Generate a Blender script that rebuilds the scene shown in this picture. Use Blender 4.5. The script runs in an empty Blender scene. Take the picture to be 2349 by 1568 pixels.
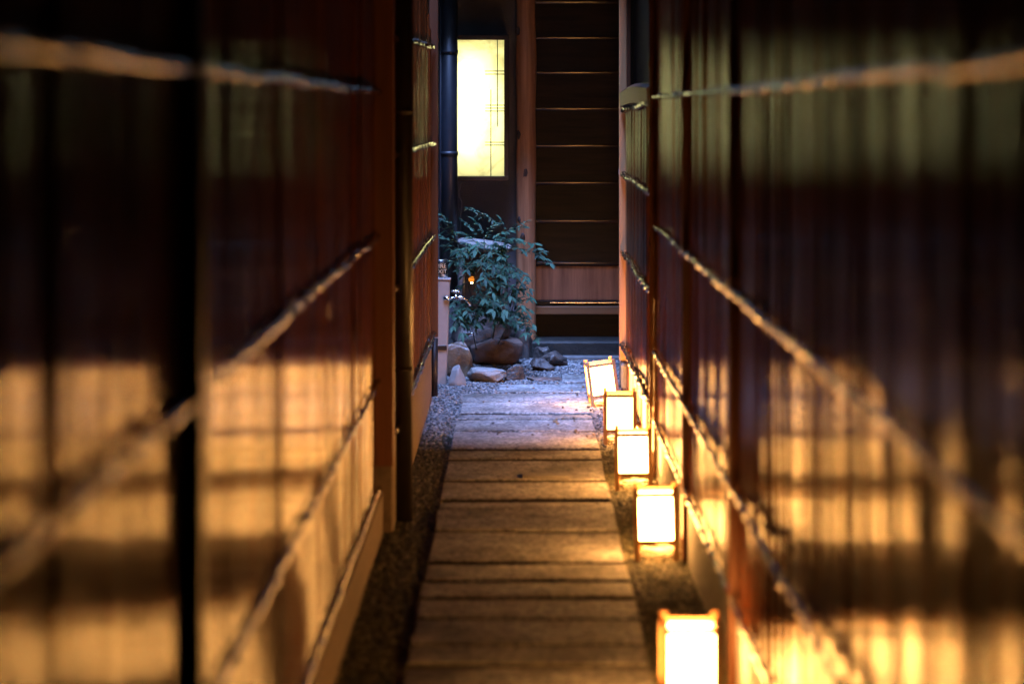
import bpy, bmesh, math, random
import numpy as np
from mathutils import Vector, Matrix, noise, Euler

random.seed(7)
rng = np.random.default_rng(11)
R = math.radians
SC = bpy.context.scene
COL = SC.collection

# ------------------------------------------------------------------ camera
# photograph pixels below are given on a 2349 x 1568 grid; the alley runs along +Y
F = 5220.0            # focal length on that grid (80 mm on a 36 mm sensor)
VX, VY = 1191.0, 255.0  # vanishing point of the alley
EYE = 1.5


def W(x, y, Y):
    """pixel + distance along the alley -> world point"""
    return Vector(((x - VX) / F * Y, Y, EYE - (y - VY) / F * Y))


def GY(y):
    """distance of the ground at picture row y"""
    return EYE * F / (y - VY)


cam_d = bpy.data.cameras.new('camera')
cam = bpy.data.objects.new('camera', cam_d)
COL.objects.link(cam)
cam.location = (0, 0, EYE)
cam.rotation_euler = (R(90), 0, 0)
cam_d.lens = 80
cam_d.sensor_width = 36
cam_d.shift_x = (2349 / 2 - VX) / 2349
cam_d.shift_y = -(1568 / 2 - VY) / 2349
cam_d.clip_end = 500
cam_d.clip_start = 0.05
cam_d.dof.use_dof = True
cam_d.dof.focus_distance = 12.9
cam_d.dof.aperture_fstop = 2.0
SC.camera = cam

# ------------------------------------------------------------------ sky (dusk) and exposure
world = bpy.data.worlds.new('World')
SC.world = world
world.use_nodes = True
wn = world.node_tree
sky = wn.nodes.new('ShaderNodeTexSky')
sky.sky_type = 'NISHITA'
sky.sun_disc = False
SUN_DIR = Vector((-0.06, -0.34, 1.0)).normalized()      # towards the added blue light, high over the alley
sky.sun_elevation = math.asin(SUN_DIR.z)
sky.sun_rotation = math.atan2(SUN_DIR.x, SUN_DIR.y)
sky.ozone_density = 4.0
sky.air_density = 1.0
sky.dust_density = 0.3
wn.links.new(sky.outputs[0], wn.nodes['Background'].inputs[0])
wn.nodes['Background'].inputs[1].default_value = 0.018
sun_d = bpy.data.lights.new('added_blue_sun', 'SUN')  # sun lamp added for the blue courtyard light, its source out of view
sun_d.energy = 2.0
sun_d.angle = R(26)
sun_d.color = (0.27, 0.43, 1.0)
sun = bpy.data.objects.new('added_blue_sun', sun_d)
COL.objects.link(sun)
sun.rotation_euler = SUN_DIR.to_track_quat('Z', 'Y').to_euler()
sun.location = (0, 11, 8)
EXPO = 3.0
SC.view_settings.view_transform = 'Standard'
SC.view_settings.look = 'None'
SC.view_settings.exposure = EXPO
SC.view_settings.gamma = 1.0
SC.view_settings.use_curve_mapping = False
LAMP = 2.0 ** (-EXPO)      # lamp strengths below are written for exposure 0

SC.render.engine = 'CYCLES'
SC.cycles.use_denoising = True
try:
    SC.cycles.denoiser = 'OPENIMAGEDENOISE'
    SC.cycles.denoising_input_passes = 'RGB_ALBEDO_NORMAL'
    SC.cycles.denoising_prefilter = 'ACCURATE'
except Exception:
    pass
SC.cycles.max_bounces = 8
SC.cycles.glossy_bounces = 4
SC.cycles.diffuse_bounces = 4
SC.cycles.sample_clamp_indirect = 6.0
SC.cycles.caustics_reflective = False
SC.cycles.caustics_refractive = False


# ------------------------------------------------------------------ materials
class NT:
    def __init__(self, name):
        self.m = bpy.data.materials.new(name)
        self.m.use_nodes = True
        self.t = self.m.node_tree
        self.b = self.t.nodes['Principled BSDF']
        self.out = self.t.nodes['Material Output']

    def n(self, typ, **kw):
        nd = self.t.nodes.new(typ)
        for k, v in kw.items():
            setattr(nd, k, v)
        return nd

    def l(self, a, b):
        self.t.links.new(a, b)

    def math(self, op, a, b=None, c=None):
        nd = self.n('ShaderNodeMath', operation=op)
        for i, v in enumerate((a, b, c)):
            if v is None:
                continue
            if isinstance(v, (int, float)):
                nd.inputs[i].default_value = v
            else:
                self.l(v, nd.inputs[i])
        return nd.outputs[0]

    def vec(self, scale, rand=True, src='pos'):
        if src == 'pos':
            p = self.n('ShaderNodeNewGeometry').outputs['Position']
        else:
            p = self.n('ShaderNodeTexCoord').outputs['Object']
        if rand:
            oi = self.n('ShaderNodeObjectInfo').outputs['Random']
            mu = self.math('MULTIPLY', oi, 37.0)
            ad = self.n('ShaderNodeVectorMath', operation='ADD')
            self.l(p, ad.inputs[0])
            self.l(mu, ad.inputs[1])
            p = ad.outputs[0]
        mp = self.n('ShaderNodeVectorMath', operation='MULTIPLY')
        self.l(p, mp.inputs[0])
        mp.inputs[1].default_value = scale
        return mp.outputs[0]

    def noise(self, vec, scale=1.0, detail=4.0, rough=0.6, dist=0.0):
        nd = self.n('ShaderNodeTexNoise')
        nd.inputs['Scale'].default_value = scale
        nd.inputs['Detail'].default_value = detail
        nd.inputs['Roughness'].default_value = rough
        nd.inputs['Distortion'].default_value = dist
        self.l(vec, nd.inputs['Vector'])
        return nd.outputs['Fac']

    def ramp(self, fac, stops):
        nd = self.n('ShaderNodeValToRGB')
        while len(nd.color_ramp.elements) < len(stops):
            nd.color_ramp.elements.new(0.5)
        for e, (p, c) in zip(nd.color_ramp.elements, stops):
            e.position = p
            e.color = (*c, 1)
        self.l(fac, nd.inputs[0])
        return nd.outputs[0]

    def mix(self, fac, a, b, mode='MIX'):
        nd = self.n('ShaderNodeMix', data_type='RGBA', blend_type=mode)
        for sock, v in ((nd.inputs[0], fac), (nd.inputs[6], a), (nd.inputs[7], b)):
            if isinstance(v, (int, float)):
                sock.default_value = v
            elif isinstance(v, tuple):
                sock.default_value = (*v, 1)
            else:
                self.l(v, sock)
        return nd.outputs[2]

    def bump(self, h, strength=0.5, dist=0.01):
        nd = self.n('ShaderNodeBump')
        nd.inputs['Strength'].default_value = strength
        nd.inputs['Distance'].default_value = dist
        self.l(h, nd.inputs['Height'])
        self.l(nd.outputs[0], self.b.inputs['Normal'])

    def set(self, **kw):
        for k, v in kw.items():
            s = self.b.inputs[k.replace('_', ' ')]
            if isinstance(v, tuple) and len(v) == 3 and s.type == 'RGBA':
                v = (*v, 1)
            if hasattr(v, 'links') or hasattr(v, 'is_linked'):
                self.l(v, s)
            else:
                s.default_value = v
        return self


def wood(name, dark, light, grain=(26, 26, 1.3), rough=0.3, aniso=0.0, knots=False, bumpd=0.003,
         bumps=0.5, tangent=(0, 1, 0), vary=0.6, ior=1.55, wob=0.5):
    t = NT(name)
    v = t.vec(grain)
    g = t.noise(v, 1.0, 5, 0.65, 0.3)
    col = t.ramp(g, [(0.3, dark), (0.52, tuple((a + b) / 2 for a, b in zip(dark, light))), (0.72, light)])
    h = g
    if knots:
        kv = t.vec((7.5, 7.5, 2.3))
        vo = t.n('ShaderNodeTexVoronoi')
        vo.inputs['Scale'].default_value = 1.0
        vo.inputs['Randomness'].default_value = 1.0
        t.l(kv, vo.inputs['Vector'])
        k = t.n('ShaderNodeMapRange', interpolation_type='SMOOTHSTEP')
        k.inputs[1].default_value = 0.20
        k.inputs[2].default_value = 0.07
        t.l(vo.outputs['Distance'], k.inputs[0])
        col = t.mix(t.math('MULTIPLY', k.outputs[0], 0.8), col, tuple(c * 0.25 for c in dark))
        h = t.math('MULTIPLY_ADD', k.outputs[0], 1.6, g)
    oi = t.n('ShaderNodeObjectInfo').outputs['Random']
    br = t.math('MULTIPLY_ADD', oi, vary, 1.0 - vary / 2)
    cc = t.n('ShaderNodeCombineColor')
    for i in range(3):
        t.l(br, cc.inputs[i])
    col = t.mix(1.0, col, cc.outputs[0], 'MULTIPLY')
    t.set(Base_Color=col, Roughness=rough)
    rr = t.math('MULTIPLY_ADD', g, 0.10, rough - 0.05)
    t.l(rr, t.b.inputs['Roughness'])
    if aniso:
        t.b.inputs['Anisotropic'].default_value = aniso
        cv = t.n('ShaderNodeCombineXYZ')
        for i in range(3):
            cv.inputs[i].default_value = tangent[i]
        t.l(cv.outputs[0], t.b.inputs['Tangent'])
    if aniso:
        t.b.inputs['IOR'].default_value = ior
        w2 = t.noise(t.vec((12, 12, 4.5)), 1.0, 2, 0.5)
        h = t.math('MULTIPLY_ADD', w2, wob, h)
    if aniso:
        ws = t.noise(t.vec((17, 17, 0.6)), 1.0, 3, 0.6)
        wr = t.n('ShaderNodeMapRange')
        wr.inputs[1].default_value = 0.38
        wr.inputs[2].default_value = 0.60
        wr.inputs[3].default_value = 0.04
        wr.inputs[4].default_value = 0.85
        t.l(ws, wr.inputs[0])
        t.l(wr.outputs[0], t.b.inputs['Specular IOR Level'])
        rw = t.math('MULTIPLY_ADD', t.math('SUBTRACT', 0.85, wr.outputs[0]), 0.20, rough - 0.02)
        t.l(rw, t.b.inputs['Roughness'])
    t.bump(h, bumps, bumpd)
    return t.m


def stone(name, dark, light, scale=9.0, rough=0.6, bumpd=0.02, speck=None, spot=None):
    t = NT(name)
    v = t.vec((1, 1, 1))
    a = t.noise(v, scale, 8, 0.65, 0.3)
    b = t.noise(v, scale * 9, 3, 0.6)
    col = t.ramp(a, [(0.32, dark), (0.5, tuple((p + q) / 2 for p, q in zip(dark, light))), (0.7, light)])
    if spot:
        s = t.noise(t.vec((1, 1, 1.6)), scale * 0.55, 6, 0.7, 0.8)
        sm = t.ramp(s, [(0.54, (0, 0, 0)), (0.62, (1, 1, 1))])
        col = t.mix(sm, col, spot)
    if speck:
        vo = t.n('ShaderNodeTexVoronoi')
        vo.inputs['Scale'].default_value = speck
        t.l(v, vo.inputs['Vector'])
        bw = t.n('ShaderNodeRGBToBW')
        t.l(vo.outputs['Color'], bw.inputs[0])
        k = t.ramp(bw.outputs[0], [(0.15, (0.3, 0.3, 0.32)), (0.5, (0.95, 0.95, 0.95)), (0.85, (1.4, 1.38, 1.35))])
        col = t.mix(1.0, col, k, 'MULTIPLY')
    if speck:
        dn = t.noise(t.vec((1, 1, 1), rand=True), 2.6, 5, 0.65, 0.4)
        col = t.mix(1.0, col, t.ramp(dn, [(0.36, (0.5, 0.47, 0.42)), (0.6, (1.1, 1.1, 1.1))]), 'MULTIPLY')
        b = bw.outputs[0]
    h = t.math('MULTIPLY_ADD', b, 0.35, a)
    t.set(Base_Color=col)
    rr = t.math('MULTIPLY_ADD', b, 0.3, rough - 0.15)
    t.l(rr, t.b.inputs['Roughness'])
    t.b.inputs['Specular IOR Level'].default_value = 0.3 if rough > 0.6 else 0.5
    t.bump(h, 0.8, bumpd)
    return t.m


def plain(name, col, rough=0.5, metal=0.0, nscale=30.0, var=0.25, bumpd=0.0):
    t = NT(name)
    a = t.noise(t.vec((1, 1, 1)), nscale, 5, 0.6)
    c = t.ramp(a, [(0.3, tuple(x * (1 - var) for x in col)), (0.7, tuple(min(1, x * (1 + var)) for x in col))])
    t.set(Base_Color=c, Metallic=metal)
    t.l(t.math('MULTIPLY_ADD', a, 0.2, rough - 0.1), t.b.inputs['Roughness'])
    if bumpd:
        t.bump(a, 0.6, bumpd)
    return t.m


def emit(name, col, strength):
    m = bpy.data.materials.new(name)
    m.use_nodes = True
    nt = m.node_tree
    nt.nodes.remove(nt.nodes['Principled BSDF'])
    e = nt.nodes.new('ShaderNodeEmission')
    e.inputs[0].default_value = (*col, 1)
    e.inputs[1].default_value = strength * LAMP
    nt.links.new(e.outputs[0], nt.nodes['Material Output'].inputs[0])
    return m


M = {}
M['board'] = wood('varnished_cedar', (0.060, 0.015, 0.0035), (0.24, 0.066, 0.016), grain=(42, 42, 0.9), rough=0.13, aniso=1.0,
                  knots=True, bumpd=0.005, bumps=1.0)
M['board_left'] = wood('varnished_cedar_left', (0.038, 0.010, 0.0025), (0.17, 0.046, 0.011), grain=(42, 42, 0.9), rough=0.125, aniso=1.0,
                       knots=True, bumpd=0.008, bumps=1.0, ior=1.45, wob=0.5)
M['board_red_lit'] = wood('varnished_red_cedar_lit', (0.07, 0.021, 0.007), (0.30, 0.11, 0.036), grain=(42, 42, 0.9), rough=0.22, aniso=0.95,
                      knots=True, bumpd=0.004, bumps=0.9)  # brightened copy of the cedar: lantern light put into its colour
M['bamboo'] = wood('varnished_bamboo', (0.02, 0.008, 0.003), (0.075, 0.033, 0.012), grain=(60, 12, 60), rough=0.10,
                   bumpd=0.0006)
M['bamboo'].node_tree.nodes['Principled BSDF'].inputs['IOR'].default_value = 2.4
M['post_red'] = wood('red_brown_post', (0.085, 0.028, 0.010), (0.17, 0.06, 0.022), rough=0.5, bumpd=0.001)
M['post_orange'] = wood('cedar_post', (0.45, 0.22, 0.09), (0.62, 0.32, 0.14), rough=0.55, bumpd=0.001, vary=0.2)
M['post_dark'] = wood('black_brown_post', (0.010, 0.006, 0.006), (0.022, 0.013, 0.011), rough=0.5, bumpd=0.001)
M['lantern_wood'] = wood('lantern_cypress', (0.42, 0.21, 0.085), (0.60, 0.33, 0.14), grain=(60, 60, 8), rough=0.55,
                         bumpd=0.0006, vary=0.25)
M['door_board'] = wood('dark_door_board', (0.007, 0.004, 0.0022), (0.032, 0.018, 0.009), grain=(2.2, 2.2, 30), rough=0.45,
                       bumpd=0.0015, vary=0.4)
M['door_board'].node_tree.nodes['Principled BSDF'].inputs['Specular IOR Level'].default_value = 0.2
M['door_trim'] = wood('polished_door_trim', (0.03, 0.014, 0.008), (0.06, 0.03, 0.016), grain=(3, 30, 30), rough=0.14,
                      bumpd=0.0002)
M['door_trim'].node_tree.nodes['Principled BSDF'].inputs['IOR'].default_value = 1.38
M['door_panel'] = wood('door_kick_panel', (0.20, 0.075, 0.04), (0.44, 0.19, 0.10), grain=(30, 30, 2.0), rough=0.5,
                       bumpd=0.001)
M['beam'] = wood('cedar_sill_beam', (0.16, 0.07, 0.03), (0.27, 0.125, 0.055), grain=(2, 30, 30), rough=0.5, bumpd=0.001)
M['log'] = wood('log_pillar_wood', (0.20, 0.08, 0.036), (0.50, 0.24, 0.12), grain=(30, 30, 1.4), rough=0.5,
                bumpd=0.004)
M['knot'] = wood('log_knot', (0.03, 0.016, 0.012), (0.11, 0.06, 0.045), grain=(40, 40, 40), rough=0.6, bumpd=0.003)
M['pipe'] = plain('blue_black_pipe', (0.013, 0.016, 0.022), 0.45, var=0.2)
M['pipe_dark'] = plain('dark_brown_pipe', (0.016, 0.011, 0.009), 0.4, var=0.2)
M['plinth'] = plain('cement_plinth', (0.17, 0.12, 0.085), 0.85, nscale=25, bumpd=0.004)
M['concrete'] = plain('grey_cement', (0.16, 0.155, 0.15), 0.85, nscale=18, bumpd=0.004)
M['granite'] = stone('granite_slab', (0.20, 0.19, 0.185), (0.42, 0.405, 0.39), 7, 0.75, 0.012, speck=85)
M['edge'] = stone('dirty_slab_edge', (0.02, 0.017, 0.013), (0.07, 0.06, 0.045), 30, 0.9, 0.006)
M['soil'] = stone('damp_soil', (0.018, 0.015, 0.010), (0.05, 0.042, 0.028), 14, 0.9, 0.01)
M['rock_brown'] = stone('wet_brown_rock', (0.07, 0.042, 0.024), (0.20, 0.125, 0.07), 8, 0.4, 0.012,
                        spot=(0.42, 0.40, 0.38))
M['rock_basin'] = stone('basin_rock', (0.075, 0.047, 0.036), (0.17, 0.115, 0.09), 9, 0.55, 0.012)
M['rock_grey'] = stone('smooth_grey_rock', (0.17, 0.15, 0.14), (0.30, 0.27, 0.25), 5, 0.6, 0.005)
M['rock_pale'] = stone('pale_pitted_rock', (0.14, 0.12, 0.10), (0.42, 0.40, 0.38), 12, 0.6, 0.015)
M['rock_dark'] = stone('dark_rock', (0.028, 0.024, 0.022), (0.11, 0.09, 0.078), 11, 0.42, 0.012)
M['rock_black'] = stone('shade_painted_rock', (0.010, 0.010, 0.008), (0.045, 0.04, 0.032), 12, 0.6, 0.012)  # darker copy of dark_rock: leaf shade put into its colour; step shares it
M['pale_stone'] = stone('pale_lantern_stone', (0.13, 0.12, 0.115), (0.26, 0.24, 0.225), 14, 0.8, 0.006)
M['chrome'] = plain('chrome', (0.75, 0.76, 0.78), 0.14, 1.0, var=0.05)
M['steel'] = plain('brushed_steel', (0.6, 0.57, 0.52), 0.28, 1.0, var=0.1)
M['beige'] = plain('beige_plastic', (0.36, 0.31, 0.28), 0.5, var=0.06)
M['black'] = plain('black_print', (0.008, 0.008, 0.008), 0.4, var=0.1)
M['gold'] = plain('pale_gold_print', (0.62, 0.50, 0.33), 0.45, var=0.05)
M['leaf_a'] = None
M['stem'] = plain('green_stem', (0.05, 0.055, 0.03), 0.6)
M['cord'] = plain('pale_cable', (0.45, 0.40, 0.33), 0.55, var=0.1)
M['signframe'] = wood('sign_frame_wood', (0.020, 0.010, 0.007), (0.045, 0.022, 0.014), rough=0.35, bumpd=0.0006)
M['muntin'] = plain('dark_green_bar', (0.02, 0.035, 0.015), 0.6)
M['roof'] = plain('dark_roof_boards', (0.02, 0.016, 0.013), 0.8)
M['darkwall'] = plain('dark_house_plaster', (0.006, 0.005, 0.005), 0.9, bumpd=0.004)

t = NT('rough_plaster')
a_ = t.noise(t.vec((1, 1, 1), rand=False), 120, 6, 0.7)
b_ = t.noise(t.vec((1, 1, 1), rand=False), 4, 4, 0.6)
t.set(Base_Color=t.mix(b_, (0.20, 0.19, 0.20), (0.38, 0.35, 0.36)), Roughness=0.9)
t.bump(a_, 1.0, 0.06)
M['plaster'] = t.m


def leafmat(name, dark, light):
    t = NT(name)
    oi = t.n('ShaderNodeNewGeometry').outputs['Random Per Island']
    od = t.n('ShaderNodeObjectInfo').outputs['Random']
    r_ = t.math('FRACT', t.math('ADD', oi, od))
    c = t.ramp(r_, [(0.0, dark), (0.6, light), (1.0, tuple(x * 1.25 for x in light))])
    t.set(Base_Color=c, Roughness=0.6)
    t.b.inputs['Specular IOR Level'].default_value = 0.3
    tr = t.n('ShaderNodeBsdfTranslucent')
    t.l(c, tr.inputs[0])
    mx = t.n('ShaderNodeMixShader')
    mx.inputs[0].default_value = 0.2
    t.l(t.b.outputs[0], mx.inputs[1])
    t.l(tr.outputs[0], mx.inputs[2])
    t.l(mx.outputs[0], t.out.inputs[0])
    return t.m


M['leaf'] = leafmat('nandina_leaf', (0.007, 0.026, 0.014), (0.034, 0.092, 0.052))
M['leaf_yellow'] = leafmat('yellowing_leaf', (0.12, 0.15, 0.04), (0.18, 0.21, 0.06))

t = NT('pebbles')
ri = t.n('ShaderNodeNewGeometry').outputs['Random Per Island']
t.set(Base_Color=t.ramp(ri, [(0.0, (0.03, 0.029, 0.03)), (0.35, (0.12, 0.118, 0.12)), (0.75, (0.23, 0.225, 0.225)),
                             (0.93, (0.36, 0.35, 0.33)), (1.0, (0.20, 0.13, 0.07))]), Roughness=0.6)
M['pebble'] = t.m
t = NT('mossy_pebbles')
ri = t.n('ShaderNodeNewGeometry').outputs['Random Per Island']
t.set(Base_Color=t.ramp(ri, [(0.0, (0.02, 0.018, 0.012)), (0.5, (0.055, 0.055, 0.028)), (0.85, (0.10, 0.09, 0.05)),
                             (1.0, (0.26, 0.22, 0.14))]), Roughness=0.75)
M['pebble_moss'] = t.m
t = NT('stray_pebble')
ri = t.n('ShaderNodeNewGeometry').outputs['Random Per Island']
t.set(Base_Color=t.ramp(ri, [(0.0, (0.04, 0.03, 0.025)), (0.6, (0.13, 0.09, 0.06)), (1.0, (0.3, 0.2, 0.1))]),
      Roughness=0.6)
M['pebble_stray'] = t.m

M['paper'] = emit('lit_lantern_paper', (1.0, 0.43, 0.10), 70.0)
M['tube'] = emit('fluorescent_tube', (1.0, 0.96, 0.46), 34.0)
M['amber'] = emit('amber_bulb', (1.0, 0.30, 0.03), 1.0)
M['amber_hot'] = emit('amber_bulb_tip', (1.0, 0.70, 0.30), 40.0)
t = NT('sign_paper')
st = t.noise(t.vec((1, 1, 1), rand=False), 5, 5, 0.6, 1.2)
tr = t.n('ShaderNodeBsdfTranslucent')
t.l(t.ramp(st, [(0.35, (0.55, 0.50, 0.38)), (0.55, (0.80, 0.78, 0.66))]), tr.inputs[0])
t.l(tr.outputs[0], t.out.inputs[0])
M['signpaper'] = t.m
M['boxwhite'] = plain('sign_box_inside', (0.75, 0.74, 0.7), 0.8, var=0.03)


# ------------------------------------------------------------------ object helpers
def tag(o, label=None, cat=None, group=None, kind=None):
    if label:
        o['label'] = label
    if cat:
        o['category'] = cat
    if group:
        o['group'] = group
    if kind:
        o['kind'] = kind
    return o


def thing(name, label, cat, loc=(0, 0, 0), group=None):
    o = bpy.data.objects.new(name, None)
    COL.objects.link(o)
    o.location = loc
    o.empty_display_size = 0.1
    return tag(o, label, cat, group)


def link(name, me, mat=None, parent=None, loc=None):
    o = bpy.data.objects.new(name, me)
    COL.objects.link(o)
    if mat is not None and len(me.materials) == 0:
        me.materials.append(mat)
    if loc is not None:
        o.location = loc
    if parent is not None:
        o.parent = parent
        root = parent
        off = Vector((0, 0, 0))
        o.matrix_parent_inverse = Matrix.Identity(4)
    return o


def mesh(name, verts, faces, smooth=False):
    me = bpy.data.meshes.new(name)
    me.from_pydata([tuple(v) for v in verts], [], faces)
    me.update()
    if smooth:
        me.polygons.foreach_set('use_smooth', [True] * len(me.polygons))
    return me


def from_bm(name, bm, smooth=False):
    me = bpy.data.meshes.new(name)
    bm.normal_update()
    bm.to_mesh(me)
    bm.free()
    if smooth:
        me.polygons.foreach_set('use_smooth', [True] * len(me.polygons))
    return me


def bm_box(bm, x0, x1, y0, y1, z0, z1, bev=0.0):
    b2 = bmesh.new()
    bmesh.ops.create_cube(b2, size=1)
    for v in b2.verts:
        v.co = Vector(((x0 + x1) / 2 + v.co.x * (x1 - x0), (y0 + y1) / 2 + v.co.y * (y1 - y0),
                       (z0 + z1) / 2 + v.co.z * (z1 - z0)))
    if bev:
        bmesh.ops.bevel(b2, geom=b2.edges[:], offset=bev, segments=1, affect='EDGES', profile=0.5)
    me = bpy.data.meshes.new('tmp')
    b2.to_mesh(me)
    b2.free()
    bm.from_mesh(me)
    bpy.data.meshes.remove(me)


def box(name, x0, x1, y0, y1, z0, z1, mat, parent=None, bev=0.0):
    """box in world coordinates; parents sit unrotated, so subtract their world location"""
    bm = bmesh.new()
    c = Vector(((x0 + x1) / 2, (y0 + y1) / 2, (z0 + z1) / 2))
    bm_box(bm, x0 - c.x, x1 - c.x, y0 - c.y, y1 - c.y, z0 - c.z, z1 - c.z, bev)
    return link(name, from_bm(name, bm), mat, parent, c - wloc(parent))


def wloc(p):
    v = Vector((0, 0, 0))
    while p is not None:
        v += p.location
        p = p.parent
    return v


def tube_mesh(name, pts, radii, seg=10, caps=True):
    pts = [Vector(p) for p in pts]
    n = len(pts)
    if isinstance(radii, (int, float)):
        radii = [radii] * n
    verts, faces = [], []
    prev = None
    for i, p in enumerate(pts):
        d = (pts[min(i + 1, n - 1)] - pts[max(i - 1, 0)]).normalized()
        if prev is None:
            u = d.orthogonal().normalized()
        else:
            u = (prev - d * prev.dot(d)).normalized()
        prev = u
        w = d.cross(u)
        for k in range(seg):
            a = 2 * math.pi * k / seg
            verts.append(p + (u * math.cos(a) + w * math.sin(a)) * radii[i])
    for i in range(n - 1):
        for k in range(seg):
            k2 = (k + 1) % seg
            faces.append((i * seg + k, i * seg + k2, (i + 1) * seg + k2, (i + 1) * seg + k))
    if caps:
        faces.append(tuple(range(seg))[::-1])
        faces.append(tuple((n - 1) * seg + k for k in range(seg)))
    me = mesh(name, verts, faces, True)
    if caps:
        me.polygons[-1].use_smooth = False
        me.polygons[-2].use_smooth = False
    return me


def tube(name, pts, radii, mat, parent=None, seg=10):
    o0 = Vector(pts[0])
    return link(name, tube_mesh(name, [Vector(p) - o0 for p in pts], radii, seg), mat, parent, o0 - wloc(parent))


# ------------------------------------------------------------------ ground
gm = mesh('ground', [(-3.2, -7, -0.02), (2.2, -7, -0.02), (2.2, 15.5, -0.02), (-3.2, 15.5, -0.02)], [(0, 1, 2, 3)])
tag(link('ground', gm, M['soil']), kind='structure')

# ------------------------------------------------------------------ paved path
path = bpy.data.objects.new('path', None)
COL.objects.link(path)
tag(path, kind='structure')
PXL, PXR = -0.304, 0.353
rows_src = [(939, 959, 1405.6, 1485), (962.6, 983, 1245, 1476), (985, 1008, 1153, 1471), (1009.5, 1038, 1152, 1478),
            (1040, 1051, None, None), (1052, 1080, None, None), (1083, 1126, None, None), (1129, 1151, None, None),
            (1153, 1203, None, None), (1205.5, 1251, None, None), (1256, 1276, None, None), (1277, 1332, None, None),
            (1334, 1409, None, None), (1411, 1454, None, None), (1458, 1499, None, None), (1501, 1550, None, None),
            (1552, 1616, None, None), (1619, 1669, None, None), (1671, 1760, None, None)]
rows = []
for (ya, yb, xa, xb) in rows_src:
    far, near = GY(ya / 1.0898), GY(yb / 1.0898)
    ym = (far + near) / 2
    xl = PXL if xa is None else (xa / 1.0898 - VX) / F * ym
    xr = PXR if xb is None else (xb / 1.0898 - VX) / F * ym
    rows.append((xl, xr, near, far))
yy = rows[-1][2] - 0.02
while yy > -4:
    d = random.uniform(0.28, 0.55)
    rows.append((PXL, PXR, yy - d, yy))
    yy -= d + random.uniform(0.008, 0.02)
for i, (xl, xr, n_, f_) in enumerate(rows):
    bm = bmesh.new()
    cx, cy = (xl + xr) / 2, (n_ + f_) / 2
    g = 0.017
    bm_box(bm, xl - cx, xr - cx, n_ - cy + g, f_ - cy - g, -0.055, 0.0, 0.005)
    bmesh.ops.subdivide_edges(bm, edges=[e for e in bm.edges if abs((e.verts[0].co - e.verts[1].co).x) > 0.2], cuts=9)
    for v in bm.verts:
        p = Vector((v.co.x + cx, v.co.y + cy, 0))
        v.co.y += 0.006 * noise.noise(p * 5 + Vector((i * 3.1, 0, 0)))
        v.co.x += 0.010 * noise.noise(p * 4 + Vector((0, i * 7.7, 3)))
        v.co.z += 0.003 * noise.noise(p * 3 + Vector((i, i, 9)))
    me_s = from_bm('paving_slab', bm)
    me_s.materials.append(M['granite'])
    me_s.materials.append(M['edge'])
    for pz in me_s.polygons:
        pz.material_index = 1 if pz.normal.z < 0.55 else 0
    s = link('paving_slab', me_s, None, path, (cx, cy, 0.008 + random.uniform(-0.003, 0.004)))
    s.rotation_euler = (random.uniform(-0.004, 0.004), random.uniform(-0.004, 0.004), random.uniform(-0.006, 0.006))
# small pale inset piece
xa, ya_, yb_ = (1306, 1188, 1200)
ym = GY(1194 / 1.0898)
box('inset_slab', (1306 / 1.0898 - VX) / F * ym, (1421 / 1.0898 - VX) / F * ym, GY(1199 / 1.0898), GY(1189 / 1.0898),
    -0.03, 0.0165, M['pale_stone'], path, 0.002)

# ------------------------------------------------------------------ gravel
ico = bmesh.new()
bmesh.ops.create_icosphere(ico, subdivisions=1, radius=1)
ICV = np.array([v.co[:] for v in ico.verts])
ICF = np.array([[v.index for v in f.verts] for f in ico.faces])
ico.free()


def pebbles(name, xy, size, mat, zbase=0.0, label=None, cat=None):
    n = len(xy)
    nv = len(ICV)
    s = size * rng.uniform(0.55, 1.35, (n, 1)) * rng.uniform(0.7, 1.2, (n, 3))
    s[:, 2] *= 0.62
    v = ICV[None] * s[:, None, :] * rng.uniform(0.8, 1.15, (n, nv, 1))
    a = rng.uniform(0, 2 * math.pi, n)
    b = rng.normal(0, 0.35, n)
    ca, sa, cb, sb = np.cos(a), np.sin(a), np.cos(b), np.sin(b)
    x, y, z = v[..., 0], v[..., 1], v[..., 2]
    y, z = y * cb[:, None] - z * sb[:, None], y * sb[:, None] + z * cb[:, None]
    x, y = x * ca[:, None] - y * sa[:, None], x * sa[:, None] + y * ca[:, None]
    zz = zbase + rng.uniform(-0.4, 0.35, n) * size
    v = np.stack([x + xy[:, 0:1], y + xy[:, 1:2], z + zz[:, None]], -1).reshape(-1, 3)
    f = (ICF[None] + (np.arange(n) * nv)[:, None, None]).reshape(-1)
    me = bpy.data.meshes.new(name)
    me.vertices.add(len(v))
    me.vertices.foreach_set('co', v.reshape(-1))
    nf = len(f) // 3
    me.loops.add(len(f))
    me.loops.foreach_set('vertex_index', f)
    me.polygons.add(nf)
    me.polygons.foreach_set('loop_start', np.arange(nf) * 3)
    me.polygons.foreach_set('loop_total', np.full(nf, 3))
    me.update()
    me.polygons.foreach_set('use_smooth', np.ones(nf, bool))
    o = link(name, me, mat)
    return tag(o, label, cat, kind='stuff')


def off_slabs(xy, marg=-0.004):
    keep = np.ones(len(xy), bool)
    for (xl, xr, n_, f_) in rows:
        keep &= ~((xy[:, 0] > xl - marg) & (xy[:, 0] < xr + marg) & (xy[:, 1] > n_ - 0.01) & (xy[:, 1] < f_ + 0.01))
    return xy[keep]


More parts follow.
